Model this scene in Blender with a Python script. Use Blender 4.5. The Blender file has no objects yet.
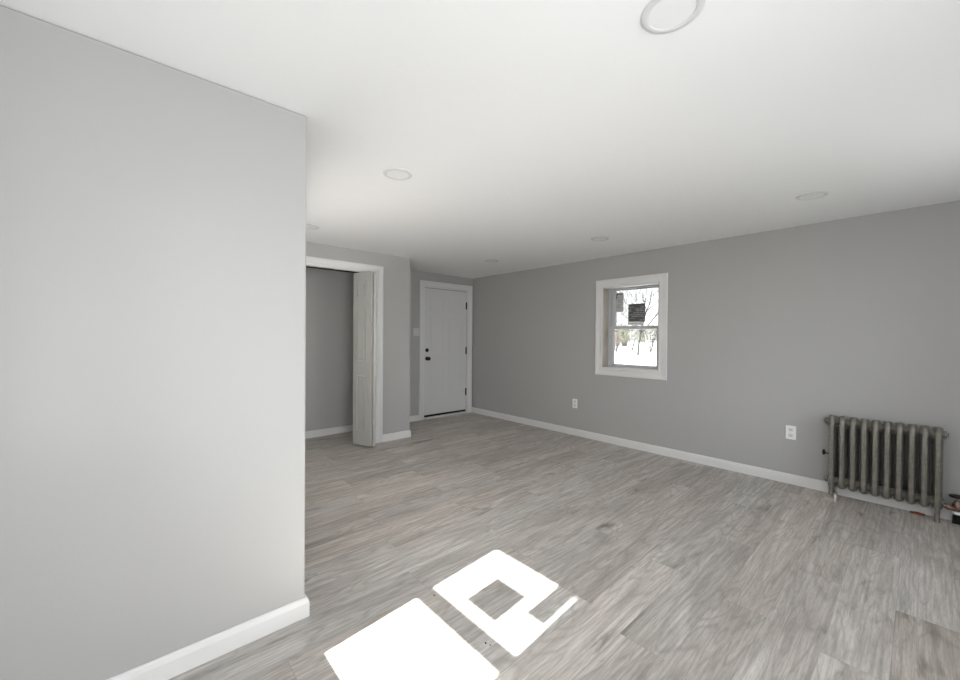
import bpy, bmesh, math, random
from mathutils import Vector, Matrix
PI = math.pi
S = bpy.context.scene
COL = S.collection

# ------------------------------------------------------------------ camera
H, CEIL = 1.23, 2.188
F_PX, PITCH, ROLL, YAW = 395.022, 0.007004, 0.007684, 0.729523
cd = bpy.data.cameras.new('camera')
cam = bpy.data.objects.new('camera', cd); COL.objects.link(cam)
cd.sensor_fit = 'HORIZONTAL'; cd.sensor_width = 36.0; cd.lens = F_PX / 960 * 36.0
cd.clip_start = 0.02; cd.clip_end = 400
Fv = Vector((math.sin(YAW)*math.cos(PITCH), math.cos(YAW)*math.cos(PITCH), -math.sin(PITCH)))
Rv = Vector((math.cos(YAW), -math.sin(YAW), 0)); Uv = Rv.cross(Fv)
R2 = Rv*math.cos(ROLL) + Uv*math.sin(ROLL); U2 = -Rv*math.sin(ROLL) + Uv*math.cos(ROLL)
M = Matrix((R2, U2, -Fv)).transposed().to_4x4(); M.translation = Vector((0, 0, H))
cam.matrix_world = M
S.camera = cam

# ------------------------------------------------------------------ world, sun, exposure
SKY, LOBE, SUN, EXPO = 4.5, 10.0, 98.0, 0.05
SUN_DIR = Vector((1.179, 0.107, -1.0)).normalized()
w = bpy.data.worlds.new('sky'); S.world = w; w.use_nodes = True
nt = w.node_tree; nt.nodes.clear()
wo = nt.nodes.new('ShaderNodeOutputWorld'); bg = nt.nodes.new('ShaderNodeBackground')
tc = nt.nodes.new('ShaderNodeTexCoord'); sx = nt.nodes.new('ShaderNodeSeparateXYZ'); rp = nt.nodes.new('ShaderNodeValToRGB')
nt.links.new(tc.outputs['Generated'], sx.inputs[0]); nt.links.new(sx.outputs[2], rp.inputs[0])
rp.color_ramp.elements[0].position = 0.0; rp.color_ramp.elements[0].color = (1.0, 1.0, 1.0, 1)
rp.color_ramp.elements[1].position = 0.8; rp.color_ramp.elements[1].color = (0.86, 0.93, 1.0, 1)
nt.links.new(rp.outputs[0], bg.inputs[0])
# the sky is brightest around the sun
dp = nt.nodes.new('ShaderNodeVectorMath'); dp.operation = 'DOT_PRODUCT'; nt.links.new(tc.outputs['Generated'], dp.inputs[0]); dp.inputs[1].default_value = -SUN_DIR
def wm(op, a, b):
    k = nt.nodes.new('ShaderNodeMath'); k.operation = op
    for i, v in enumerate((a, b)):
        if isinstance(v, (int, float)): k.inputs[i].default_value = v
        else: nt.links.new(v, k.inputs[i])
    return k.outputs[0]
nt.links.new(wm('ADD', wm('MULTIPLY', wm('POWER', wm('MAXIMUM', dp.outputs['Value'], 0.0), 3.0), LOBE), SKY), bg.inputs[1])
nt.links.new(bg.outputs[0], wo.inputs[0])
sl = bpy.data.lights.new('sun', 'SUN'); sl.energy = SUN; sl.angle = math.radians(0.7); sl.color = (1.0, 0.975, 0.945)
so = bpy.data.objects.new('sun', sl); COL.objects.link(so)
so.rotation_euler = SUN_DIR.to_track_quat('-Z', 'Y').to_euler(); so.location = (-6, -1, 6)
S.view_settings.view_transform = 'Standard'; S.view_settings.look = 'None'
S.view_settings.exposure = EXPO; S.view_settings.gamma = 1.0; S.view_settings.use_curve_mapping = False
S.cycles.max_bounces = 14; S.cycles.diffuse_bounces = 8; S.cycles.transparent_max_bounces = 16
S.cycles.use_denoising = True; S.cycles.sample_clamp_indirect = 12.0; S.cycles.caustics_reflective = False

def fill_lamp(name, loc, rot, sx_, sy_, radiance, col=(1, 1, 1)):
    # fill lamp set in an added rear window, standing in for skylight
    l = bpy.data.lights.new(name, 'AREA'); l.shape = 'RECTANGLE'; l.size = sx_; l.size_y = sy_
    l.energy = PI*sx_*sy_*radiance; l.color = col
    o = bpy.data.objects.new(name, l); COL.objects.link(o); o.location = loc; o.rotation_euler = rot
fill_lamp('rear_fill_lamp', (.30, -.990, 1.30), (PI/2, 0, 0), 1.0, 1.3, 3*4.1, (.965,.985,1))
fill_lamp('rear_fill_lamp', (2.90, -.990, 1.30), (PI/2, 0, 0), 1.0, 1.3, 3*.75, (.965,.985,1))

def portal(name, loc, rot, sx_, sy_):
    l = bpy.data.lights.new(name, 'AREA'); l.shape = 'RECTANGLE'; l.size = sx_; l.size_y = sy_
    l.cycles.is_portal = True
    o = bpy.data.objects.new(name, l); COL.objects.link(o); o.location = loc; o.rotation_euler = rot

# ------------------------------------------------------------------ helpers
def mat(name, col, rough=0.5, metal=0.0, noise=None, bump=None, spec=0.5, colvar=None):
    """noise=(scale, amount) colour variation; bump=(scale, strength)"""
    m = bpy.data.materials.new(name); m.use_nodes = True
    n = m.node_tree.nodes; L = m.node_tree.links; b = n['Principled BSDF']
    b.inputs['Base Color'].default_value = (*col, 1); b.inputs['Roughness'].default_value = rough
    b.inputs['Metallic'].default_value = metal; b.inputs['Specular IOR Level'].default_value = spec
    t = n.new('ShaderNodeTexCoord')
    if noise:
        nz = n.new('ShaderNodeTexNoise'); nz.inputs['Scale'].default_value = noise[0]; nz.inputs['Detail'].default_value = 5
        L.new(t.outputs['Object'], nz.inputs['Vector'])
        mx = n.new('ShaderNodeMix'); mx.data_type = 'RGBA'
        c2 = colvar or tuple(c*(1-noise[1]) for c in col)
        mx.inputs[6].default_value = (*col, 1); mx.inputs[7].default_value = (*c2, 1)
        rr = n.new('ShaderNodeMapRange'); rr.inputs[1].default_value = .35; rr.inputs[2].default_value = .65
        L.new(nz.outputs[0], rr.inputs[0]); L.new(rr.outputs[0], mx.inputs[0])
        L.new(mx.outputs[2], b.inputs['Base Color'])
    if bump:
        n2 = n.new('ShaderNodeTexNoise'); n2.inputs['Scale'].default_value = bump[0]; n2.inputs['Detail'].default_value = 3
        L.new(t.outputs['Object'], n2.inputs['Vector'])
        bp = n.new('ShaderNodeBump'); bp.inputs['Strength'].default_value = bump[1]; bp.inputs['Distance'].default_value = .001
        L.new(n2.outputs[0], bp.inputs['Height']); L.new(bp.outputs[0], b.inputs['Normal'])
    return m

WALL = mat('wall_paint', (0.395, 0.393, 0.390), .55, noise=(1.3, .015), bump=(260, .25), spec=.35)
CEILM = mat('ceiling_paint', (0.845, 0.855, 0.868), .85, bump=(200, .2), spec=.2)
TRIM = mat('trim_paint', (0.69, 0.687, 0.685), .35, noise=(6, .03))
DOORM = mat('door_paint', (0.64, 0.64, 0.645), .42, noise=(4, .02), bump=(60, .1))
BIFOLD = mat('bifold_paint', (0.41, 0.41, 0.392), .4, noise=(5, .03))
VINYL = mat('window_vinyl', (0.50, 0.51, 0.53), .3, noise=(8, .04))
TAN = mat('jamb_wood', (0.42, 0.36, 0.30), .6, noise=(3, .3), colvar=(.52, .49, .45))
BLACK = mat('black_metal', (0.012, 0.012, 0.013), .35, .4, noise=(30, .3))
DARK = mat('gap_shade', (0.01, 0.01, 0.01), .8, noise=(20, .3))
IRON = mat('radiator_paint', (0.25, 0.236, 0.205), .42, .35, noise=(35, .3), bump=(120, .9))
BRASS = mat('old_brass', (0.18, 0.085, 0.06), .45, .7, noise=(60, .5), colvar=(.30, .24, .2))
RUST = mat('rust', (0.38, 0.10, 0.05), .8, noise=(90, .6))
PLATE = mat('plate_plastic', (0.80, 0.80, 0.79), .3, noise=(20, .02))
PLATES = mat('switch_plate', (0.55, 0.555, 0.56), .4, noise=(20, .02))
PLATEG = mat('switch_plastic', (0.66, 0.665, 0.67), .35, noise=(20, .02))
DIFFUSER = mat('downlight_diffuser', (0.80, 0.81, 0.82), .9, noise=(10, .01), spec=.1)
RING = mat('downlight_ring', (0.67, 0.675, 0.68), .5, noise=(10, .02), spec=.3)
BLOCKW = mat('painted_wood_block', (0.54, 0.49, 0.44), .6, noise=(40, .25))
SCUFF = mat('scuffed_paint', (0.46, 0.46, 0.46), .5, noise=(90, .2))
DEBRIS = mat('dark_crumb', (0.02, 0.018, 0.016), .7, noise=(300, .4))
BARK = mat('bark', (0.022, 0.020, 0.018), .9, noise=(6, .4))
BARKP = mat('pale_bark', (0.12, 0.118, 0.115), .9, noise=(6, .3))
LEAF = mat('shrub_leaves', (0.045, 0.052, 0.030), .8, noise=(2, .4), colvar=(.095, .085, .065))
GROUND = mat('snowy_ground', (0.40, 0.40, 0.40), .9, noise=(.5, .2))
GROUND_DK = mat('low_bounce_ground_mat', (0.07, 0.072, 0.06), .95, noise=(.8, .3))
BRICK = mat('pink_brick', (0.085, 0.062, 0.060), .9, noise=(9, .3))
ROOFM = mat('grey_roof', (0.06, 0.06, 0.062), .9, noise=(6, .3))
KERB = mat('grey_concrete', (0.03, 0.03, 0.03), .9, noise=(5, .4))

def glass_mat(name='window_glass', tint=(.94,.955,.95)):
    m = bpy.data.materials.new(name); m.use_nodes = True
    n = m.node_tree.nodes; L = m.node_tree.links; n.remove(n['Principled BSDF'])
    tr = n.new('ShaderNodeBsdfTransparent'); tr.inputs[0].default_value = (*tint, 1)
    gl = n.new('ShaderNodeBsdfGlossy'); gl.inputs['Roughness'].default_value = .01
    fr = n.new('ShaderNodeFresnel'); fr.inputs[0].default_value = 1.45
    mx = n.new('ShaderNodeMixShader')
    L.new(fr.outputs[0], mx.inputs[0]); L.new(tr.outputs[0], mx.inputs[1]); L.new(gl.outputs[0], mx.inputs[2])
    L.new(mx.outputs[0], n['Material Output'].inputs[0]); return m
GLASS = glass_mat(); GLASS_T = glass_mat('tinted_window_glass', (.60,.61,.61))

def frost_mat():
    m = bpy.data.materials.new('added_frosted_pane'); m.use_nodes = True
    n = m.node_tree.nodes; L = m.node_tree.links; n.remove(n['Principled BSDF'])
    tl = n.new('ShaderNodeBsdfTranslucent'); tl.inputs[0].default_value = (.190, .182, .172, 1)
    L.new(tl.outputs[0], n['Material Output'].inputs[0]); return m
FROST = frost_mat()
def floor_mat():
    m = bpy.data.materials.new('vinyl_plank_floor'); m.use_nodes = True
    n = m.node_tree.nodes; L = m.node_tree.links; b = n['Principled BSDF']
    def math_(op, a, c=None, d=None):
        k = n.new('ShaderNodeMath'); k.operation = op
        for i, v in enumerate((a, c, d)):
            if v is None: continue
            if isinstance(v, (int, float)): k.inputs[i].default_value = v
            else: L.new(v, k.inputs[i])
        return k.outputs[0]
    def comb(x, y, z):
        k = n.new('ShaderNodeCombineXYZ')
        for i, v in enumerate((x, y, z)):
            if isinstance(v, (int, float)): k.inputs[i].default_value = v
            else: L.new(v, k.inputs[i])
        return k.outputs[0]
    def noise(vec, scale, detail=4, rough=.55, dist=0.0):
        k = n.new('ShaderNodeTexNoise'); L.new(vec, k.inputs['Vector'])
        k.inputs['Scale'].default_value = scale; k.inputs['Detail'].default_value = detail
        k.inputs['Roughness'].default_value = rough; k.inputs['Distortion'].default_value = dist
        return k.outputs[0]
    def rng(v, a, c, d=0.0, e=1.0):
        k = n.new('ShaderNodeMapRange'); L.new(v, k.inputs[0])
        for i, q in enumerate((a, c, d, e)): k.inputs[i+1].default_value = q
        return k.outputs[0]
    def mix(f, a, c, mode='MIX'):
        k = n.new('ShaderNodeMix'); k.data_type = 'RGBA'; k.blend_type = mode
        if isinstance(f, (int, float)): k.inputs[0].default_value = f
        else: L.new(f, k.inputs[0])
        for i, v in ((6, a), (7, c)):
            if isinstance(v, tuple): k.inputs[i].default_value = (*v, 1)
            else: L.new(v, k.inputs[i])
        return k.outputs[2]
    PW, PL = 0.19, 1.22
    g = n.new('ShaderNodeNewGeometry'); s = n.new('ShaderNodeSeparateXYZ'); L.new(g.outputs['Position'], s.inputs[0])
    X, Y = s.outputs[0], s.outputs[1]
    v = math_('DIVIDE', math_('SUBTRACT', Y, .066), PW); row = math_('FLOOR', v); fy = math_('SUBTRACT', v, row)
    u = math_('DIVIDE', math_('SUBTRACT', X, math_('ADD', math_('MULTIPLY', row, .645), -.40)), PL)
    colm = math_('FLOOR', u); fx = math_('SUBTRACT', u, colm)
    wn = n.new('ShaderNodeTexWhiteNoise'); wn.noise_dimensions = '3D'; L.new(comb(row, colm, 3.7), wn.inputs['Vector'])
    sw = n.new('ShaderNodeSeparateXYZ'); L.new(wn.outputs['Color'], sw.inputs[0])
    h1, h2, h3 = sw.outputs[0], sw.outputs[1], sw.outputs[2]
    off = math_('MULTIPLY', h1, 37.0); off2 = math_('MULTIPLY', h2, 19.0)
    # fine straight grain
    vf = comb(math_('MULTIPLY', X, 2.6), math_('ADD', math_('MULTIPLY', Y, 85.0), off), off2)
    fine = noise(vf, 1.0, 6, .62, .3)
    # broad streaks
    vb = comb(math_('MULTIPLY', X, 1.3), math_('ADD', math_('MULTIPLY', Y, 9.0), off), off2)
    broad = noise(vb, 1.0, 5, .6, .9)
    # cathedral rings
    vr = comb(math_('MULTIPLY', X, 1.15), math_('ADD', math_('MULTIPLY', Y, 7.0), off2), off)
    base = noise(vr, 1.0, 2, .45, .35)
    rings = math_('PINGPONG', math_('MULTIPLY', base, 24.0), 1.0)
    vs = comb(math_('MULTIPLY', X, 24.0), math_('MULTIPLY', Y, 260.0), off2)
    speck = noise(vs, 1.0, 3, .6)
    # knots and dark checks
    vk = comb(math_('MULTIPLY', X, 1.9), math_('ADD', math_('MULTIPLY', Y, 8.5), off), off2)
    kn = rng(noise(vk, 1.0, 4, .62, .8), .61, .73)
    # colour
    c = mix(rng(broad, .30, .72), (0.365, 0.330, 0.298), (0.64, 0.612, 0.578))
    c = mix(math_('MULTIPLY', rng(rings, .0, .55, 1, 0), .42), c, (0.225, 0.206, 0.188))
    c = mix(math_('MULTIPLY', rng(fine, .38, .60, 1, 0), .50), c, (0.26, 0.241, 0.222))
    c = mix(math_('MULTIPLY', rng(fine, .55, .72), .25), c, (0.70, 0.685, 0.66))
    c = mix(math_('MULTIPLY', rng(speck, .34, .50, 1, 0), .25), c, (0.18, 0.160, 0.142))
    c = mix(math_('MULTIPLY', rng(speck, .55, .70), .15), c, (0.72, 0.70, 0.67))
    c = mix(math_('MULTIPLY', kn, .70), c, (0.10, 0.088, 0.078))
    tone = mix(h3, (0.94, 0.93, 0.92), (1.17, 1.165, 1.16)); c = mix(1.0, c, tone, 'MULTIPLY')
    tint = mix(h2, (1.02, 0.998, 0.98), (0.98, 1.0, 1.02)); c = mix(1.0, c, tint, 'MULTIPLY')
    ey = math_('MULTIPLY', math_('MINIMUM', fy, math_('SUBTRACT', 1.0, fy)), PW)
    ex = math_('MULTIPLY', math_('MINIMUM', fx, math_('SUBTRACT', 1.0, fx)), PL)
    seam = math_('MAXIMUM', rng(ey, .0003, .0015, .30, 0), rng(ex, .0003, .0014, .38, 0))
    c = mix(seam, c, (0.075, 0.068, 0.06))
    L.new(c, b.inputs['Base Color'])
    b.inputs['Specular IOR Level'].default_value = .45
    L.new(rng(fine, .3, .7, .50, .36), b.inputs['Roughness'])
    hgt = math_('SUBTRACT', math_('MULTIPLY', fine, .35), math_('MULTIPLY', seam, 1.0))
    bp = n.new('ShaderNodeBump'); bp.inputs['Strength'].default_value = .35; bp.inputs['Distance'].default_value = .0012
    L.new(hgt, bp.inputs['Height']); L.new(bp.outputs[0], b.inputs['Normal'])
    return m
FLOORM = floor_mat()

def box(bm, a, b_, mi=0):
    x0, y0, z0 = a; x1, y1, z1 = b_
    v = [bm.verts.new(p) for p in ((x0,y0,z0),(x1,y0,z0),(x1,y1,z0),(x0,y1,z0),(x0,y0,z1),(x1,y0,z1),(x1,y1,z1),(x0,y1,z1))]
    for f in ((0,3,2,1),(4,5,6,7),(0,1,5,4),(1,2,6,5),(2,3,7,6),(3,0,4,7)):
        fc = bm.faces.new([v[i] for i in f]); fc.material_index = mi
def tube(bm, pts, r, n=12, cap=True, closed=False, sq=None):
    """tube through pts with radius r (number or list); sq=(ry scale) ignored"""
    pts = [Vector(p) for p in pts]; N = len(pts); rings = []
    rs = r if isinstance(r, (list, tuple)) else [r]*N
    prev = None
    for i, p in enumerate(pts):
        a = pts[i-1] if (i > 0 or closed) else p; c = pts[(i+1) % N] if (i < N-1 or closed) else p
        d = (c-a).normalized()
        if prev is None:
            up = Vector((0,0,1)) if abs(d.z) < .9 else Vector((1,0,0)); s_ = d.cross(up).normalized()
        else: s_ = (prev - d*prev.dot(d)).normalized()
        prev = s_; t = d.cross(s_)
        rings.append([bm.verts.new(p + (s_*math.cos(2*PI*k/n) + t*math.sin(2*PI*k/n))*rs[i]) for k in range(n)])
    for i in range(N if closed else N-1):
        A, B = rings[i], rings[(i+1) % N]
        for k in range(n): bm.faces.new((A[k], A[(k+1)%n], B[(k+1)%n], B[k]))
    if cap and not closed:
        bm.faces.new(list(reversed(rings[0]))); bm.faces.new(rings[-1])
def lathe(bm, prof, origin, axis, n=32):
    """prof: list of (radius, along); axis Vector"""
    o = Vector(origin); ax = Vector(axis).normalized()
    s_ = ax.cross(Vector((0,0,1)) if abs(ax.z) < .9 else Vector((1,0,0))).normalized(); t = ax.cross(s_)
    rings = []
    for r, h in prof:
        if r < 1e-6: rings.append([bm.verts.new(o+ax*h)])
        else: rings.append([bm.verts.new(o + ax*h + (s_*math.cos(2*PI*k/n)+t*math.sin(2*PI*k/n))*r) for k in range(n)])
    for A, B in zip(rings, rings[1:]):
        for k in range(n):
            if len(A) == 1 and len(B) == 1: continue
            if len(A) == 1: bm.faces.new((A[0], B[(k+1)%n], B[k]))
            elif len(B) == 1: bm.faces.new((A[k], A[(k+1)%n], B[0]))
            else: bm.faces.new((A[k], A[(k+1)%n], B[(k+1)%n], B[k]))
def obj(name, bm, m, parent=None, bevel=0, smooth=False, seg=2, loc=None):
    bmesh.ops.recalc_face_normals(bm, faces=bm.faces)
    me = bpy.data.meshes.new(name); bm.to_mesh(me); bm.free()
    for k in (m if isinstance(m, (list, tuple)) else [m]): me.materials.append(k)
    if smooth:
        for p in me.polygons: p.use_smooth = True
        me.set_sharp_from_angle(angle=math.radians(40))
    o = bpy.data.objects.new(name, me); COL.objects.link(o)
    if parent: o.parent = parent
    if loc: o.location = loc
    if bevel:
        bv = o.modifiers.new('bevel', 'BEVEL'); bv.width = bevel; bv.segments = seg; bv.limit_method = 'ANGLE'
        bv.angle_limit = math.radians(35)
    return o
def tag(o, label, cat, group=None):
    o['label'] = label; o['category'] = cat
    if group: o['group'] = group
    return o
def thing(name, label, cat, loc=(0,0,0), rz=0, group=None):
    o = bpy.data.objects.new(name, None); COL.objects.link(o); o.location = loc; o.rotation_euler = (0,0,rz)
    return tag(o, label, cat, group)
def sroot(name, loc=(0,0,0), rz=0):
    o = bpy.data.objects.new(name, None); COL.objects.link(o); o.location = loc; o.rotation_euler = (0,0,rz)
    o['kind'] = 'structure'; return o
def struct(name, bm, m, bevel=0, seg=2):
    o = obj(name, bm, m, bevel=bevel, seg=seg); o['kind'] = 'structure'; return o
def boxes(*bs):
    bm = bmesh.new()
    for a, b_ in bs: box(bm, a, b_)
    return bm
def extrude_profile(bm, prof, p0, p1, up=Vector((0,0,1)), out=None, m0=0.0, m1=0.0):
    """prof: list of (o, u) out/up coords; sweep p0->p1; m0/m1: miter shift along the run per unit of `out`"""
    p0, p1 = Vector(p0), Vector(p1); d = (p1-p0).normalized(); up = Vector(up); out = Vector(out)
    A = [bm.verts.new(p0 + out*o + up*u + d*(-m0*o)) for o, u in prof]
    B = [bm.verts.new(p1 + out*o + up*u + d*(m1*o)) for o, u in prof]
    n = len(prof)
    for k in range(n): bm.faces.new((A[k], A[(k+1)%n], B[(k+1)%n], B[k]))
    bm.faces.new(list(reversed(A))); bm.faces.new(B)

# ------------------------------------------------------------------ room shell
XR, YD, YL, XL, YC, XC = 4.228, 4.919, 1.794, 0.585, 4.186, 2.590
XW, YB = -0.330, -0.95          # left window wall face, rear wall face
WO_Y0, WO_Y1, WO_Z0, WO_Z1 = 1.870, 2.536, 0.882, 1.830      # opening right wall
LW_Y0, LW_Y1 = 0.812, 1.512
LZ0 = WO_Z0-.12
NX0, NX1, NZ0, NZ1 = 2.36, 3.44, 0.62, 1.98      # second rear window, unseen, added for fill light
DX0, DX1, DZ = 3.278, 4.135, 1.985
CX0, CX1, CZ = 0.90, 2.140, 1.962
struct('floor', boxes(((-.55,-1.15,-.12),(4.45,1.90,0)), ((.465,1.90,-.12),(4.45,5.10,0))), FLOORM)
struct('ceiling', boxes(((-.55,-1.15,CEIL),(4.45,1.90,CEIL+.12)), ((.465,1.90,CEIL),(4.45,5.10,CEIL+.12))), CEILM)
def wall_x(x0, x1, ya, yb, hy0, hy1, hz0, hz1):
    return boxes(((x0,ya,0),(x1,hy0,CEIL)), ((x0,hy1,0),(x1,yb,CEIL)), ((x0,hy0,0),(x1,hy1,hz0)), ((x0,hy0,hz1),(x1,hy1,CEIL)))
struct('wall_right', wall_x(XR, XR+.215, YB-.2, YD+.15, WO_Y0, WO_Y1, WO_Z0, WO_Z1), WALL)
struct('wall_side', boxes(((XW-.215,YB-.2,0),(XW,LW_Y0,CEIL)), ((XW-.215,LW_Y1,0),(XW,YL,CEIL)),
    ((XW-.215,LW_Y0,0),(XW,LW_Y1,LZ0)), ((XW-.215,LW_Y0,WO_Z1),(XW,LW_Y1,CEIL))), WALL)
struct('wall_back', boxes(((XL,YD,0),(DX0,YD+.15,CEIL)), ((DX1,YD,0),(XR,YD+.15,CEIL)), ((DX0,YD,DZ),(DX1,YD+.15,CEIL))), WALL)
struct('wall_left', boxes(((XW-.215,YL,0),(XL,YL+.12,CEIL))), WALL, bevel=.009, seg=4)
TY0, TY1, TZ0, TZ1 = 2.06, 3.64, .96, 1.64
struct('wall_return', boxes(((XL-.12,YL+.12,0),(XL,TY0,CEIL)), ((XL-.12,TY1,0),(XL,YD+.15,CEIL)), ((XL-.12,TY0,0),(XL,TY1,TZ0)), ((XL-.12,TY0,TZ1),(XL,TY1,CEIL))), WALL)
struct('wall_closet', boxes(((XL,YC,0),(CX0,YC+.10,CEIL)), ((CX1,YC,0),(XC,YC+.10,CEIL)), ((CX0,YC,CZ),(CX1,YC+.10,CEIL)),
       ((XC-.10,YC+.10,0),(XC,YD,CEIL))), WALL)
RWX0, RWX1, RWZ0, RWZ1 = -.24, 0.84, 0.60, 2.00
struct('wall_rear', boxes(((XW,YB-.2,0),(RWX0,YB,CEIL)), ((RWX1,YB-.2,0),(NX0,YB,CEIL)), ((NX1,YB-.2,0),(XR,YB,CEIL)), ((NX0,YB-.2,0),(NX1,YB,NZ0)), ((NX0,YB-.2,NZ1),(NX1,YB,CEIL)), ((RWX0,YB-.2,0),(RWX1,YB,RWZ0)), ((RWX0,YB-.2,RWZ1),(RWX1,YB,CEIL))), WALL)

# baseboards
BH = .083
BBP = [(0,0),(.014,0),(.014,BH-.022),(.010,BH-.006),(.004,BH),(0,BH)]
def baseboard(name, runs):
    bm = bmesh.new()
    for p0, p1, out, m0, m1 in runs: extrude_profile(bm, BBP, (*p0,0), (*p1,0), out=(*out,0), m0=m0, m1=m1)
    return struct(name, bm, TRIM)
baseboard('baseboard_left', [((XW,YL),(XL,YL),(0,-1),0,1), ((XL,YL),(XL,YC-.016),(1,0),1,0)])
baseboard('baseboard_right', [((XR,YB),(XR,YD-.0),(-1,0),0,0)])
baseboard('baseboard_back', [((XC,YD),(DX0-.079,YD),(0,-1),0,0), ((4.214,YD),(XR-.014,YD),(0,-1),0,0)])
baseboard('baseboard_closet', [((CX1+.082,YC),(XC,YC),(0,-1),0,1), ((XC,YC),(XC,YD-.016),(1,0),1,0)])
baseboard('baseboard_closet_interior', [((XL,YD),(XC-.10,YD),(0,-1),0,0)])
baseboard('baseboard_side', [((XW,YB),(XW,YL-.016),(1,0),0,0)])

# casings: mitred colonial profile swept around an opening (u = from the opening outwards)
def casing(bm, corners, axis_out, width, thick=.017, closed=False):
    """corners: list of (point, outward-diagonal vector); the profile goes from inner edge to outer edge"""
    prof = [(0,0),(0,.009),(.006,.012),(.016,.013),(.024,.010),(width*.55,.012),(width*.80,thick),(width-.004,thick),(width,thick-.004),(width,0)]
    n = Vector(axis_out); rings = []
    for p, dg in corners:
        rings.append([bm.verts.new(Vector(p)+Vector(dg)*u+n*t) for u, t in prof])
    k = len(prof)
    for i in range(len(rings) if closed else len(rings)-1):
        A, B = rings[i], rings[(i+1) % len(rings)]
        for j in range(k): bm.faces.new((A[j], A[(j+1)%k], B[(j+1)%k], B[j]))
    if not closed:
        bm.faces.new(list(reversed(rings[0]))); bm.faces.new(rings[-1])
bm = bmesh.new()
casing(bm, [((DX0,YD,0),(-1,0,0)), ((DX0,YD,DZ),(-1,0,1)), ((DX1,YD,DZ),(1,0,1)), ((DX1,YD,0),(1,0,0))], (0,-1,0), .078)
struct('trim_1', bm, TRIM)
bm = bmesh.new()
casing(bm, [((CX0,YC,0),(-1,0,0)), ((CX0,YC,CZ),(-1,0,1)), ((CX1,YC,CZ),(1,0,1)), ((CX1,YC,0),(1,0,0))], (0,-1,0), .080)
box(bm, (CX0-.0,YC-.002,CZ-.012),(CX1,YC+.105,CZ)); box(bm, (CX1-.012,YC-.002,0),(CX1,YC+.105,CZ-.012)); box(bm, (CX0,YC-.002,0),(CX0+.012,YC+.105,CZ-.012))
struct('trim_2', bm, TRIM)

# ------------------------------------------------------------------ windows
def make_window(name, loc, rz, W, z0, Ht, low_z, up_z, side=.076, stickers=True, back=.215, strip=True, corner=(-.004,.092), glass=None):
    """local X width, Y outwards, Z up (world heights); origin at the wall face under the opening"""
    r = sroot(name, loc, rz); a = W/2; zt = z0+Ht
    bm = bmesh.new()
    casing(bm, [((-a,0,z0),(-1,0,-1)), ((-a,0,zt),(-1,0,1)), ((a,0,zt),(1,0,1)), ((a,0,z0),(1,0,-1))], (0,-1,0), .090, closed=True)
    obj('casing', bm, TRIM, r)
    t = .008
    obj('jamb', boxes(((-a,0,z0+t),(-a+t,.112,zt-t)), ((a-t,0,z0+t),(a,.112,zt-t))), TAN, r)
    obj('sill', boxes(((-a,0,z0),(a,.112,z0+t)), ((-a,0,zt-t),(a,.112,zt))), TRIM, r)
    f = .034
    fr = obj('frame', boxes(((-a,.112,z0),(-a+f,back,zt)), ((a-f,.112,z0),(a,back,zt)), ((-a+f,.112,zt-.022),(a-f,back,zt)), ((-a+f,.112,z0),(a-f,back,z0+.020)),
         ((-a+f,.150,z0+.02),(-a+f+.006,.156,zt-.022)), ((a-f-.006,.150,z0+.02),(a-f,.156,zt-.022))), VINYL, r, bevel=.002)
    g = a-side
    for nm, y, (g0, g1), (s0, s1) in (('lower_sash', .134, low_z, (z0+.020, low_z[1]+.036)), ('upper_sash', .174, up_z, (up_z[0]-.036, zt-.022))):
        yy0, yy1 = y-.016, y+.016; b = a-f-.001
        sh = obj(nm, boxes(((-b,yy0,s0),(-g,yy1,s1)), ((g,yy0,s0),(b,yy1,s1)), ((-g,yy0,s0),(g,yy1,g0)), ((-g,yy0,g1),(g,yy1,s1))), VINYL, r, bevel=.003)
        obj('glass', boxes(((-g,y-.003,g0),(g,y+.003,g1))), glass or GLASS, sh)
        if nm == 'lower_sash':
            bm = bmesh.new(); box(bm, (-.03,yy0-.006,s1-.006),(.03,yy1-.004,s1+.008)); box(bm, (-.012,yy0-.012,s1-.002),(.02,yy0-.004,s1+.006))
            obj('sash_lock', bm, VINYL, sh, bevel=.002)
        if stickers and nm == 'upper_sash':
            yf = y-.0045
            bm = bmesh.new(); box(bm, (-.102,yf-.0006,1.424),(.102,yf,1.632),0)
            rnd = random.Random(4)
            for k in range(9):
                zz = 1.617-k*.0215; x = -.094
                while x < .085:
                    ww = rnd.uniform(.012,.05)
                    if rnd.random() < .72 and k not in (0,): box(bm, (x,yf-.0010,zz-.008),(min(x+ww,.094),yf-.0006,zz+(.002 if k%3 else .005)),1)
                    x += ww+.007
            st = obj('sticker', bm, [STK_DARK, STK_LIGHT], sh); st['label'] = 'dark grey energy sticker with rows of pale print'
            if strip:
              bm = bmesh.new(); box(bm, (-.105,yf-.0005,1.386),(.085,yf,1.421),0)
              x = -.075
              while x < .06:
                box(bm, (x,yf-.0009,1.400),(x+.012,yf-.0005,1.408),1); x += .02
              st = obj('paper_strip', bm, [STK_WHITE, STK_GREY], sh); st['label'] = 'narrow white strip below the dark sticker'
            bm = bmesh.new(); sxl = -g+corner[0]+.010
            box(bm, (sxl-.010,yf-.0006,1.545),(-g+corner[1],yf,1.775),0)
            box(bm, (sxl-.006,yf-.0010,1.752),(sxl+.072,yf-.0006,1.762),1); box(bm, (sxl-.004,yf-.0010,1.700),(sxl+.006,yf-.0006,1.752),1)
            for k in range(5): box(bm, (sxl+.012,yf-.0010,1.715-k*.03),(sxl+.05-.006*(k%3),yf-.0006,1.720-k*.03),2)
            st = obj('corner_sticker', bm, [STK_GREY, BLACK, STK_DARK], sh); st['label'] = 'grey tall sticker with black corner mark'
    return r
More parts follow.
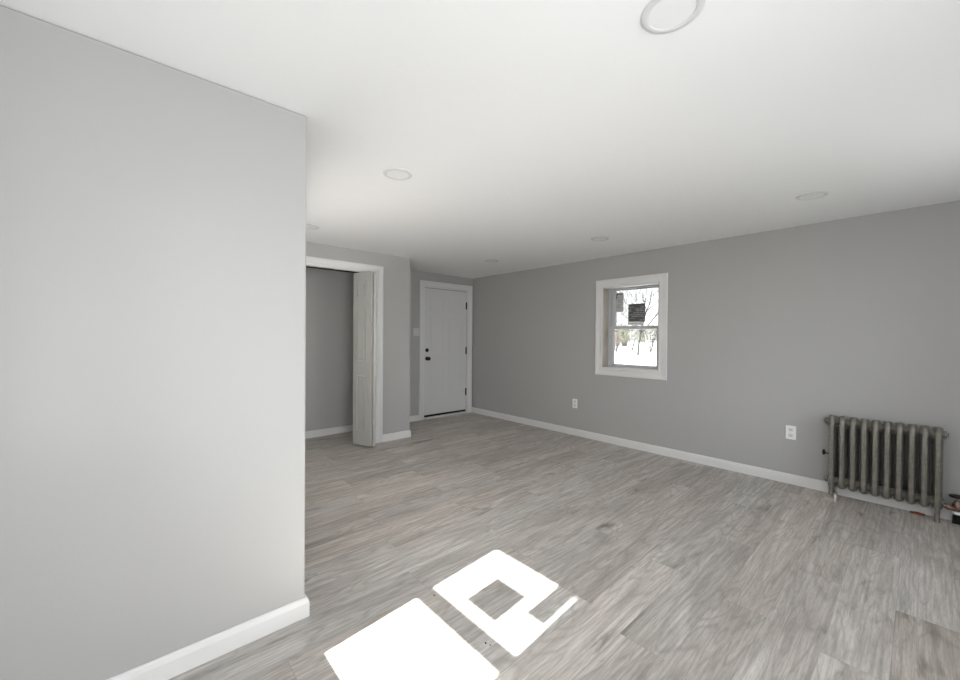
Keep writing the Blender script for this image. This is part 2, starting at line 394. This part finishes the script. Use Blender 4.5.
#STK
STK_DARK = mat('sticker_dark', (.10,.10,.105), .5, noise=(60,.3))
STK_LIGHT = mat('sticker_print', (.34,.34,.35), .5, noise=(60,.3))
STK_GREY = mat('sticker_grey', (.50,.51,.50), .5, noise=(30,.3))
STK_WHITE = mat('sticker_white', (.75,.74,.72), .5, noise=(30,.1))
make_window('window_1', (XR,(WO_Y0+WO_Y1)/2,0), -PI/2, WO_Y1-WO_Y0, WO_Z0, WO_Z1-WO_Z0, (.925,1.338), (1.374,1.797), glass=GLASS_T)
make_window('window_2', (XW,(LW_Y0+LW_Y1)/2,0), PI/2, LW_Y1-LW_Y0, LZ0, WO_Z1-LZ0, (.795,1.262), (1.374,1.797), strip=False, corner=(.006,.118))
# second rear window, unseen, added to brighten the right side
r4 = sroot('added_window_4', ((NX0+NX1)/2, YB, 0), PI); a4 = (NX1-NX0)/2
bm = bmesh.new(); casing(bm, [((-a4,0,NZ0),(-1,0,-1)), ((-a4,0,NZ1),(-1,0,1)), ((a4,0,NZ1),(1,0,1)), ((a4,0,NZ0),(1,0,-1))], (0,-1,0), .09, closed=True)
obj('casing', bm, TRIM, r4)
obj('frame', boxes(((-a4,.05,NZ0),(-a4+.035,.2,NZ1)), ((a4-.035,.05,NZ0),(a4,.2,NZ1)), ((-a4+.035,.05,NZ0),(a4-.035,.2,NZ0+.035)), ((-a4+.035,.05,NZ1-.035),(a4-.035,.2,NZ1))), VINYL, r4)
obj('glass', boxes(((-a4+.035,.12,NZ0+.035),(a4-.035,.126,NZ1-.035))), GLASS, r4)
# unseen frosted window added in the near wall's return to light the far end
r5 = sroot('added_window_5', (XL, 0, 0))
bm = bmesh.new()
casing(bm, [((0,TY0,TZ0),(0,-1,-1)), ((0,TY0,TZ1),(0,-1,1)), ((0,TY1,TZ1),(0,1,1)), ((0,TY1,TZ0),(0,1,-1))], (1,0,0), .078, closed=True)
obj('casing', bm, TRIM, r5)
obj('frame', boxes(((-.115,TY0,TZ0),(-.03,TY0+.035,TZ1)), ((-.115,TY1-.035,TZ0),(-.03,TY1,TZ1)), ((-.115,TY0+.035,TZ0),(-.03,TY1-.035,TZ0+.035)), ((-.115,TY0+.035,TZ1-.035),(-.03,TY1-.035,TZ1))), VINYL, r5)
bm = bmesh.new(); bm.faces.new([bm.verts.new(p) for p in ((-.080,TY0+.035,TZ0+.035),(-.080,TY1-.035,TZ0+.035),(-.080,TY1-.035,TZ1-.035),(-.080,TY0+.035,TZ1-.035))])
obj('added_frosted_pane', bm, FROST, r5)
r3 = sroot('added_window_3', ((RWX0+RWX1)/2, YB, 0), PI)  # unseen rear window, added to brighten the near wall
a3 = (RWX1-RWX0)/2
bm = bmesh.new(); casing(bm, [((-a3,0,RWZ0),(-1,0,-1)), ((-a3,0,RWZ1),(-1,0,1)), ((a3,0,RWZ1),(1,0,1)), ((a3,0,RWZ0),(1,0,-1))], (0,-1,0), .09, closed=True)
obj('casing', bm, TRIM, r3)
obj('frame', boxes(((-a3,.05,RWZ0),(-a3+.06,.2,RWZ1)), ((a3-.06,.05,RWZ0),(a3,.2,RWZ1)), ((-a3+.06,.05,RWZ0),(a3-.06,.2,RWZ0+.06)), ((-a3+.06,.05,RWZ1-.06),(a3-.06,.2,RWZ1)),
    ((-.03,.05,RWZ0+.06),(.03,.2,RWZ1-.06))), VINYL, r3)
for xa, xb in ((-a3+.06,-.03),(.03,a3-.06)): obj('glass', boxes(((xa,.12,RWZ0+.06),(xb,.126,RWZ1-.06))), GLASS, r3)
portal('window_portal', (XR+.22, (WO_Y0+WO_Y1)/2, 1.356), (0, PI/2, 0), .95, .66)
portal('window_portal', (XW-.22, (LW_Y0+LW_Y1)/2, 1.33), (0, -PI/2, 0), 1.08, .70)

# ------------------------------------------------------------------ entry door
def panel_set(bm, rects, y, depth=.004, out=-1):
    """raised panels on a leaf face at y (facing out*Y): moulded frame ridge + raised field"""
    for x0, x1, z0, z1 in rects:
        e = .010
        for (ax, az, bx, bz) in ((x0,z0,x1,z0+e),(x0,z1-e,x1,z1),(x0,z0+e,x0+e,z1-e),(x1-e,z0+e,x1,z1-e)):
            box(bm, (ax, min(y, y+out*depth), az), (bx, max(y, y+out*depth), bz))
        f = .026
        if x1-x0 > 2.4*f and z1-z0 > 2.4*f: box(bm, (x0+f, min(y, y+out*depth*.8), z0+f), (x1-f, max(y, y+out*depth*.8), z1-f))
d1 = sroot('door_1', ((DX0+DX1)/2, YD, 0)); hw = (DX1-DX0)/2
bm = bmesh.new(); jt = .016
box(bm, (-hw,.0,.0),(-hw+jt,.15,DZ)); box(bm, (hw-jt,.0,.0),(hw,.15,DZ)); box(bm, (-hw+jt,.0,DZ-jt),(hw-jt,.15,DZ))
obj('door_frame', bm, TRIM, d1)
LY = .022
bm = bmesh.new(); lx0, lx1, lz0, lz1 = -hw+jt+.003, hw-jt-.004, .056, DZ-jt-.006
box(bm, (lx0,LY,lz0),(lx1,LY+.044,lz1))
pw = (lx1-lx0-.11*2-.10)/2
for s_ in (0, 1):
    px = lx0+.11 + s_*(pw+.10)
    panel_set(bm, [(px,px+pw,1.62,1.83),(px,px+pw,.98,1.52),(px,px+pw,.24,.80)], LY, .003)
leaf = obj('door_leaf', bm, DOORM, d1, bevel=.0016)
obj('bottom_gap_shade', boxes(((lx0,LY+.006,.024),(lx1,LY+.040,lz0))), DARK, d1)  # black strip painting the shade of the gap under the leaf
obj('threshold', boxes(((-hw+jt,-.012,0),(hw-jt,.15,.022))), TRIM, d1, bevel=.003)
obj('header_gap_shade', boxes(((-hw+jt,LY+.01,lz1),(hw-jt,LY+.03,DZ-jt))), DARK, d1)  # dark strip standing in for the shadow line above the leaf
for z in (.345, 1.012, 1.735):
    bm = bmesh.new(); tube(bm, [(hw-jt-.002,LY-.006,z-.058),(hw-jt-.002,LY-.006,z+.058)], .0085, 10)
    box(bm, (hw-jt-.018,LY-.004,z-.052),(hw-jt+.002,LY,z+.052))
    for q in (-.062,.058): tube(bm, [(hw-jt-.002,LY-.006,z+q),(hw-jt-.002,LY-.006,z+q+.005)], .005, 8)
    hg = obj('hinge', bm, BLACK, d1, smooth=True)
kx = 3.352-(DX0+DX1)/2
bm = bmesh.new(); lathe(bm, [(0,0),(.030,0),(.031,.004),(.027,.009),(.013,.012),(.011,.030),(.020,.040),(.028,.050),(.029,.060),(.024,.068),(0,.070)], (kx,LY,.905), (0,-1,0))
kb = obj('door_knob', bm, BLACK, d1, smooth=True)
bm = bmesh.new(); lathe(bm, [(0,0),(.028,0),(.028,.010),(.022,.016),(0,.016)], (kx,LY,1.030), (0,-1,0)); box(bm, (kx-.004,LY-.034,1.012),(kx+.004,LY-.014,1.048))
obj('deadbolt', bm, BLACK, d1, smooth=True)

# ------------------------------------------------------------------ bifold closet door
d2 = sroot('door_2', (0,0,0))
def bifold_leaf(name, p_from, p_to, z0, z1, face_out, panels):
    """leaf running from p_from to p_to (xy); local X along, Y normal"""
    a, b_ = Vector((*p_from,0)), Vector((*p_to,0)); d = b_-a; Ln = d.length; ang = math.atan2(d.y, d.x)
    bm = bmesh.new(); T = .028
    box(bm, (0,0,z0),(Ln,T,z1))
    if panels:
        hgt = z1-z0
        rects = [(.055,Ln-.060,z0+hgt*(1-.148),z0+hgt*(1-.049)),(.055,Ln-.060,z0+hgt*(1-.519),z0+hgt*(1-.213)),(.055,Ln-.060,z0+hgt*.082,z0+hgt*(1-.598))]
        fy = 0 if face_out < 0 else T
        for x0, x1, q0, q1 in rects:
            e = .014; dd = .009; s_ = -1 if face_out < 0 else 1
            for (ax, az, bx, bz) in ((x0,q0,x1,q0+e),(x0,q1-e,x1,q1),(x0,q0+e,x0+e,q1-e),(x1-e,q0+e,x1,q1-e)):
                box(bm, (ax,min(fy,fy+s_*dd),az),(bx,max(fy,fy+s_*dd),bz))
            box(bm, (x0+.036,min(fy,fy+s_*dd),q0+.036),(x1-.036,max(fy,fy+s_*dd),q1-.036))
    o = obj(name, bm, BIFOLD, d2, bevel=.003); o.location = a; o.rotation_euler = (0,0,ang)
    return o
BZ0, BZ1 = .034, 1.932
# visible face of the outer leaf runs (1.876,4.213) -> (1.968,3.968)
l_out = bifold_leaf('door_leaf', (1.876,4.213), (1.968,3.968), BZ0, BZ1, -1, True)
l_in = bifold_leaf('door_leaf', (2.024,3.962), (2.108,4.209), BZ0, BZ1, -1, True)
# leaf thickness goes to the left of its run: shift so that the visible faces sit where measured
bm = bmesh.new()
for z in (.30,.98,1.66): tube(bm, [(1.998,3.966,z-.03),(1.998,3.966,z+.03)], .006, 8)
obj('hinge', bm, VINYL, d2, smooth=True)
obj('track', boxes(((CX0+.012,YC+.038,CZ-.026),(CX1-.012,YC+.060,CZ-.012))), BLACK, d2)
bm = bmesh.new(); tube(bm, [(1.886,YC+.040,BZ1-.02),(1.886,YC+.040,CZ-.02)], .005, 8); tube(bm, [(2.095,YC+.040,BZ1-.02),(2.095,YC+.040,CZ-.02)], .005, 8)
obj('pivot_pin', bm, BLACK, d2)

# ------------------------------------------------------------------ ceiling downlights
def downlight(loc, label):
    t = thing('ceiling_downlight', label, 'ceiling light', loc, 0, 'recessed ceiling downlights')
    bm = bmesh.new(); lathe(bm, [(.064,.004),(.064,-.0040),(.066,-.0052),(.072,-.0056),(.082,-.0040),(.0855,-.0015),(.0855,.004)], (0,0,0), (0,0,1), 48)
    obj('trim_ring', bm, RING, t, smooth=True)
    bm = bmesh.new(); lathe(bm, [(0,-.0030),(.0630,-.0030),(.0640,-.0022),(.0640,.004)], (0,0,0), (0,0,1), 48)
    obj('diffuser', bm, DIFFUSER, t); return t
for p, lb in (((1.187,.497), 'largest round white downlight, cut by the top edge of the photo'),
              ((1.190,2.067), 'round white downlight in the ceiling just right of the near wall corner'),
              ((1.190,3.585), 'round white downlight half hidden behind the near wall, above the closet'),
              ((3.390,.497), 'round white downlight in the ceiling above the radiator end of the room'),
              ((3.400,2.078), 'round white downlight in the ceiling near the window top'),
              ((3.407,3.600), 'round white downlight furthest away, in the ceiling before the entry door')):
    downlight((p[0],p[1],CEIL-.0005), lb)

# ------------------------------------------------------------------ wall plates
def outlet(loc, rz, label, pw=.072, ph=.116, plug=False):
    t = thing('wall_outlet', label, 'outlet', loc, rz, 'duplex outlets on the right wall')
    obj('cover_plate', boxes(((-pw/2,-.006,-ph/2),(pw/2,0,ph/2))), PLATE, t, bevel=.003)
    for s_ in (-1, 1):
        bm = bmesh.new(); box(bm, (-.0165,-.0085,s_*.0245-.014),(.0165,-.006,s_*.0245+.014)); f = obj('receptacle', bm, PLATEG, t, bevel=.003)
        bm = bmesh.new()
        for dx, w_ in ((-.007,.0028),(.007,.0022)): box(bm, (dx-w_/2,-.0090,s_*.0245-.001),(dx+w_/2,-.0084,s_*.0245+.008))
        tube(bm, [(0,-.0090,s_*.0245-.008),(0,-.0084,s_*.0245-.008)], .0028, 10)
        obj('slots', bm, BLACK, f)
    bm = bmesh.new(); lathe(bm, [(0,0),(.0035,0),(.0030,.0012),(0,.0012)], (0,-.006,0), (0,-1,0), 12); obj('screw', bm, VINYL, t)
    return t
outlet((XR,.737,.437), -PI/2, 'white duplex wall outlet left of the radiator')
outlet((XR,2.915,.402), -PI/2, 'small white wall outlet below and left of the window')
t = thing('light_switch', 'white double light switch plate beside the entry door casing', 'light switch', (3.147,YD,1.300))
obj('cover_plate', boxes(((-.052,-.006,-.058),(.052,0,.058))), PLATES, t, bevel=.003)
for s_ in (-1, 1):
    bm = bmesh.new(); box(bm, (s_*.023-.005,-.008,-.012),(s_*.023+.005,-.006,.012)); box(bm, (s_*.023-.0035,-.016,.000),(s_*.023+.0035,-.008,.008))
    obj('toggle', bm, PLATEG, t)

# ------------------------------------------------------------------ radiator
rad = thing('cast_iron_radiator', 'grey brown cast iron column radiator against the right wall', 'radiator', (4.150,.190,0))
PITCH_R = .0604
ZB, ZT = .088, .640
def section_bm(leg):
    bm = bmesh.new(); D = .062       # half depth
    # outer loop: front tube, arched top, rear tube, arched bottom; local x = depth (negative = room side), y = along wall
    def ring_tube(pts, wy, wx):
        n = 12; rings = []
        P = [Vector(p) for p in pts]
        for i, p in enumerate(P):
            a = P[i-1] if i else p; c = P[i+1] if i < len(P)-1 else p
            d = (c-a).normalized(); nrm = Vector((-d.z, 0, d.x))
            ring = []
            for k in range(n):
                an = 2*PI*k/n; cx_, cy_ = math.cos(an), math.sin(an)
                # squarish section with a shallow groove on the outer face
                q = abs(cx_)**.75*(1 if cx_ > 0 else -1); q2 = abs(cy_)**.75*(1 if cy_ > 0 else -1)
                ring.append(bm.verts.new(p + nrm*q*wx + Vector((0,1,0))*q2*wy))
            rings.append(ring)
        for A, B in zip(rings, rings[1:]):
            for k in range(n): bm.faces.new((A[k],A[(k+1)%n],B[(k+1)%n],B[k]))
        bm.faces.new(list(reversed(rings[0]))); bm.faces.new(rings[-1])
    R_ = .030
    def arc(cx, cz, a0, a1, m=6): return [(cx+R_*math.cos(a0+(a1-a0)*i/m), 0, cz+R_*math.sin(a0+(a1-a0)*i/m)) for i in range(m+1)]
    z0, z1 = ZB, ZT-.016; xf = D-.014
    loop = [(0,0,z1)] + arc(-xf+R_, z1-R_, PI/2, PI) + [(-xf,0,.40),(-xf,0,.2)] + arc(-xf+R_, z0+R_, PI, 1.5*PI) + [(0,0,z0)]
    ring_tube(loop, .0155, .014)
    loop = [(0,0,z1)] + [( -p[0], 0, p[2]) for p in arc(-xf+R_, z1-R_, PI/2, PI)] + [(xf,0,.40),(xf,0,.2)] + [(-p[0],0,p[2]) for p in arc(-xf+R_, z0+R_, PI, 1.5*PI)] + [(0,0,z0)]
    ring_tube(loop, .0255, .014)
    ring_tube([(0,0,z1),(0,0,z0)], .0150, .012)
    # raised rib pair down the room-side face
    for s_ in (-1, 1): tube(bm, [(-xf-.0105,s_*.0085,z1-.055),(-xf-.0125,s_*.0085,.40),(-xf-.0105,s_*.0085,z0+.050)], .0050, 8)
    # hubs (headers) top and bottom
    for zc in (ZT-.050, ZB+.042):
        lathe(bm, [(0,-PITCH_R/2+.0004),(.026,-PITCH_R/2+.0004),(.029,-.018),(.036,-.012),(.036,.012),(.029,.018),(.026,PITCH_R/2-.0004),(0,PITCH_R/2-.0004)], (0,0,zc), (0,1,0), 20)
        # tie web near the front
        tube(bm, [(-xf+.018,-PITCH_R/2+.0004,zc+(-.028 if zc > .3 else .028)),(-xf+.018,PITCH_R/2-.0004,zc+(-.028 if zc > .3 else .028))], .0035, 8)
    if leg:
        for s_ in (-1, 1):
            x = s_*(xf-.002)
            tube(bm, [(x,0,z0+.05),(x*1.0,0,z0-.02),(x*1.02,0,.045+legz),(x*1.06,0,.012+legz),(x*1.08,0,0+legz)], [.0150,.0135,.0115,.0135,.0150], 12)
    return bm
for k in range(10):
    legz = .022 if k == 0 else 0.0
    bm = section_bm(k in (0, 9))
    o = obj('radiator_section', bm, IRON, rad, smooth=True); o.location = (0, .462-.190-PITCH_R*k, 0)
yl = .462-.190+PITCH_R/2; yr = .462-.190-PITCH_R*9.5
bm = bmesh.new()
lathe(bm, [(0,0),(.026,0),(.026,.008),(.015,.010),(.015,.020),(0,.020)], (0,yl,ZT-.050), (0,1,0), 8)
tube(bm, [(-.022,yl+.012,ZT-.050),(.022,yl+.012,ZT-.050)], .004, 8); tube(bm, [(0,yl+.012,ZT-.074),(0,yl+.012,ZT-.026)], .004, 8)
obj('end_plug', bm, IRON, rad, smooth=True)
bm = bmesh.new(); lathe(bm, [(0,0),(.026,0),(.026,.008),(.015,.010),(.015,.018),(0,.018)], (0,yr,ZT-.050), (0,-1,0), 8)
obj('end_plug', bm, IRON, rad, smooth=True)
bm = bmesh.new(); tube(bm, [(-.02,yl-.020,.335),(-.02,yl+.014,.335)], .005, 10)
lathe(bm, [(0,-.018),(.007,-.018),(.010,-.010),(.011,.004),(.008,.016),(.004,.024),(0,.024)], (-.02,yl+.018,.338), (0,0,1), 14)
o = obj('air_vent', bm, BLACK, rad, smooth=True); o['label'] = 'small black bullet-shaped air vent'
bm = bmesh.new(); lathe(bm, [(0,0),(.027,0),(.027,.008),(.016,.010),(.016,.018),(0,.018)], (0,yl,ZB+.042), (0,1,0), 8)
obj('end_plug', bm, IRON, rad, smooth=True)
# supply valve at the right-hand end
vy = -.170-.190; vx = .012
bm = bmesh.new(); tube(bm, [(0,yr+.004,ZB+.022),(0,yr-.02,ZB+.016),(vx,vy,ZB+.010)], [.016,.016,.015], 14)
lathe(bm, [(0,0),(.021,0),(.021,.014),(0,.014)], (0,yr-.012,ZB+.018), (0,-1,0), 6)
vp = obj('supply_valve', bm, BRASS, rad, smooth=True)
bm = bmesh.new(); lathe(bm, [(0,.075),(.016,.075),(.019,.085),(.019,.098),(.023,.104),(.023,.128),(.019,.134),(.015,.150),(.010,.156),(.006,.160),(.006,.176),(0,.176)], (vx,vy,0), (0,0,1), 20)
obj('valve_body', bm, BRASS, vp, smooth=True)
bm = bmesh.new(); lathe(bm, [(0,.064),(.020,.064),(.021,.068),(.021,.082),(.018,.086),(0,.086)], (vx,vy,0), (0,0,1), 6)
o = obj('union_nut', bm, PLATE, vp); o['label'] = 'white union nut'
bm = bmesh.new()
tube(bm, [(vx,vy,.064),(vx,vy,.0)], .0125, 14)
for s_ in (-1, 1): tube(bm, [(vx-.004,vy+s_*.013,.060),(vx-.006,vy+s_*.015,.0)], .007, 10)
o = obj('riser_pipe', bm, BLACK, vp, smooth=True); o['label'] = 'black riser pipe'
bm = bmesh.new(); lathe(bm, [(0,.174),(.026,.174),(.036,.178),(.038,.184),(.035,.190),(.020,.192),(.010,.196),(0,.196)], (vx,vy,0), (0,0,1), 24)
o = obj('valve_wheel', bm, BLACK, vp, smooth=True); o['label'] = 'round black hand wheel'
# shim block under the left legs
t = thing('wooden_shim', 'off-white wooden blocks propping up the left radiator leg', 'wooden block', (4.06,.448,0))
obj('block', boxes(((-.055,-.014,0),(.160,.040,.0205))), BLOCKW, t, bevel=.002)
obj('upright_piece', boxes(((-.066,-.030,0),(-.040,-.0155,.060))), BLOCKW, t, bevel=.001)
# rusty scrap near the right leg
bm = bmesh.new(); tube(bm, [(4.165,.045,.009),(4.170,.010,.011),(4.172,-.028,.008)], [.007,.009,.007], 8)
tag(obj('rusty_pipe_stub', bm, RUST, smooth=True), 'rust red pipe stub on the floor under the radiator', 'pipe')

# ------------------------------------------------------------------ crumbs on the floor, scuffs
def crumb(loc, label, seed, r=.004):
    rnd = random.Random(seed); bm = bmesh.new(); bmesh.ops.create_icosphere(bm, subdivisions=2, radius=r)
    for v in bm.verts: v.co *= rnd.uniform(.75,1.2); v.co.z = max(v.co.z*.6, -r*.35)
    tag(obj('floor_crumb', bm, DEBRIS, smooth=True, loc=(loc[0],loc[1],r*.35)), label, 'crumb')
crumb((1.090,1.533), 'dark crumb on the floor between the two sun patches, by their far ends', 1, .0042)
crumb((1.076,1.156), 'dark crumb on the floor between the two sun patches, by their right corners', 2, .0042)
crumb((1.083,1.136), 'tiny dark crumb on the floor touching a slightly larger one', 3, .0028)

# ------------------------------------------------------------------ outside
bm = bmesh.new()
prof = [(4.6,-.45),(12,-.42),(22,-.12),(30,.10),(60,.35),(150,.5)]
for (xa, za), (xb, zb) in zip(prof, prof[1:]):
    v = [bm.verts.new(p) for p in ((xa,-60,za),(xb,-60,zb),(xb,120,zb),(xa,120,za))]; bm.faces.new(v)
bmesh.ops.remove_doubles(bm, verts=bm.verts, dist=.0001)
o = obj('snowy_ground', bm, GROUND); o['kind'] = 'structure'
bm = bmesh.new(); v = [bm.verts.new(p) for p in ((-60,-60,-.45),(4.6,-60,-.45),(4.6,120,-.45),(-60,120,-.45))]; bm.faces.new(v)
o = obj('low_bounce_ground', bm, GROUND_DK); o['kind'] = 'structure'  # unseen ground, made dark to cut light bounced in at the rear
def gz(x):
    for (xa, za), (xb, zb) in zip(prof, prof[1:]):
        if xa <= x <= xb: return za+(zb-za)*(x-xa)/(xb-xa)
    return -.45
def bare_tree(x, y, h, seed, r, m, label, low=.25):
    rnd = random.Random(seed); bm = bmesh.new()
    def br(p, d, ln, rad_, depth):
        pts = [p]; q = p.copy(); dd = d.copy()
        for i in range(4):
            dd = (dd + Vector((rnd.uniform(-.16,.16), rnd.uniform(-.16,.16), rnd.uniform(-.02,.12)))).normalized(); q = q + dd*ln/4; pts.append(q.copy())
        tube(bm, pts, [rad_*(1-.14*i) for i in range(5)], 6 if depth < 2 else 4, cap=False)
        if depth >= 4: return
        for k in range(4 if depth == 0 else 3):
            i = rnd.choice((1,2,3,4)) if depth else rnd.choice((2,2,3,4)); an = rnd.uniform(0,2*PI)
            nd = (dd*.75 + Vector((math.cos(an), math.sin(an), rnd.uniform(-.05,.5)))*.75).normalized()
            br(pts[i], nd, ln*rnd.uniform(.5,.68), rad_*rnd.uniform(.42,.6), depth+1)
        br(pts[4], dd, ln*.7, rad_*.5, depth+1)
    br(Vector((x,y,gz(x)-.05)), Vector((rnd.uniform(-.06,.06),rnd.uniform(-.06,.06),1)).normalized(), h*low*2, r, 0)
    tag(obj('bare_tree', bm, m), label, 'tree', 'bare trees outside the window')
for a in ((27,13.4,6.5,11,.085,BARK,'dark bare tree outside, its trunk right of the middle of the window view'),
          (36,19.5,9,13,.11,BARKP,'pale bare tree outside at the left edge of the window view'),
          (45,21.4,11,14,.13,BARKP,'pale bare tree far outside at the right edge of the window view'),
          (57,30.4,14,15,.16,BARKP,'pale bare tree furthest outside, left of the middle of the window view')):
    bare_tree(*a)
def shrub(x, y, w_, h, seed, label):
    rnd = random.Random(seed); t = thing('leafy_shrub', label, 'shrub', (x,y,gz(x)), 0, 'shrubs outside the window')
    bm = bmesh.new()
    for _ in range(1500):
        u, v_ = rnd.uniform(0,2*PI), math.acos(rnd.uniform(-.2,1)); rr = rnd.uniform(.45,1)**.5
        p = Vector((math.sin(v_)*math.cos(u)*w_*rr, math.sin(v_)*math.sin(u)*w_*rr, h*.45+math.cos(v_)*h*.55*rr)); s_ = rnd.uniform(.03,.075)
        a = Vector((rnd.uniform(-1,1),rnd.uniform(-1,1),rnd.uniform(-1,1))).normalized(); b_ = a.cross(Vector((rnd.uniform(-1,1),rnd.uniform(-1,1),rnd.uniform(-1,1)))).normalized()
        bm.faces.new([bm.verts.new(p+a*s_), bm.verts.new(p+b_*s_*.5), bm.verts.new(p-a*s_), bm.verts.new(p-b_*s_*.5)])
    obj('foliage', bm, LEAF, t)
    bm = bmesh.new()
    for _ in range(12):
        an = rnd.uniform(0,2*PI); d = Vector((math.cos(an)*w_*.5, math.sin(an)*w_*.5, h*.8)); tube(bm, [(0,0,-.05), d*.5+Vector((0,0,.05)), d], [.02,.014,.006], 5, cap=False)
    obj('stem', bm, BARK, t)
for a in ((29.3,16.35,1.0,2.1,21,'rounded shrub outside at the left of the lower pane'), (30.2,13.95,.9,2.2,22,'taller shrub outside at the right of the lower pane'),
          (33.2,17.0,1.0,2.1,23,'shrub outside in the middle of the lower pane')):
    shrub(*a)
t = thing('brick_shed', 'pinkish brick shed far outside, left of the middle trunk', 'shed', (46,26.6,gz(46)))
obj('wall', boxes(((-.8,-2.0,0),(.8,2.0,1.9))), BRICK, t)
bm = bmesh.new()
pts = [(-1.0,-2.2,1.9),(-1.0,2.2,1.9),(1.0,2.2,1.9),(1.0,-2.2,1.9),(0,-2.2,2.7),(0,2.2,2.7)]; v = [bm.verts.new(p) for p in pts]
for f in ((0,1,5,4),(3,4,5,2),(0,4,3),(1,2,5),(0,3,2,1)): bm.faces.new([v[i] for i in f])
obj('roof', bm, ROOFM, t)
obj('window', boxes(((-.83,-.4,.8),(-.79,.4,1.5))), BLACK, t)
bm = bmesh.new(); box(bm, (17.0,4,gz(17)-.1),(17.12,9.0,gz(17)+.06)); tag(obj('kerb', bm, KERB), 'grey kerb line crossing the white ground outside', 'kerb')
bm = bmesh.new(); box(bm, (18.5,7.9,gz(18.5)-.05),(18.6,8.0,gz(18.5)+.50)); box(bm, (18.46,7.84,gz(18.5)+.38),(18.64,8.06,gz(18.5)+.55))
tag(obj('marker_post', bm, KERB), 'short grey marker post standing in the white ground outside', 'post')
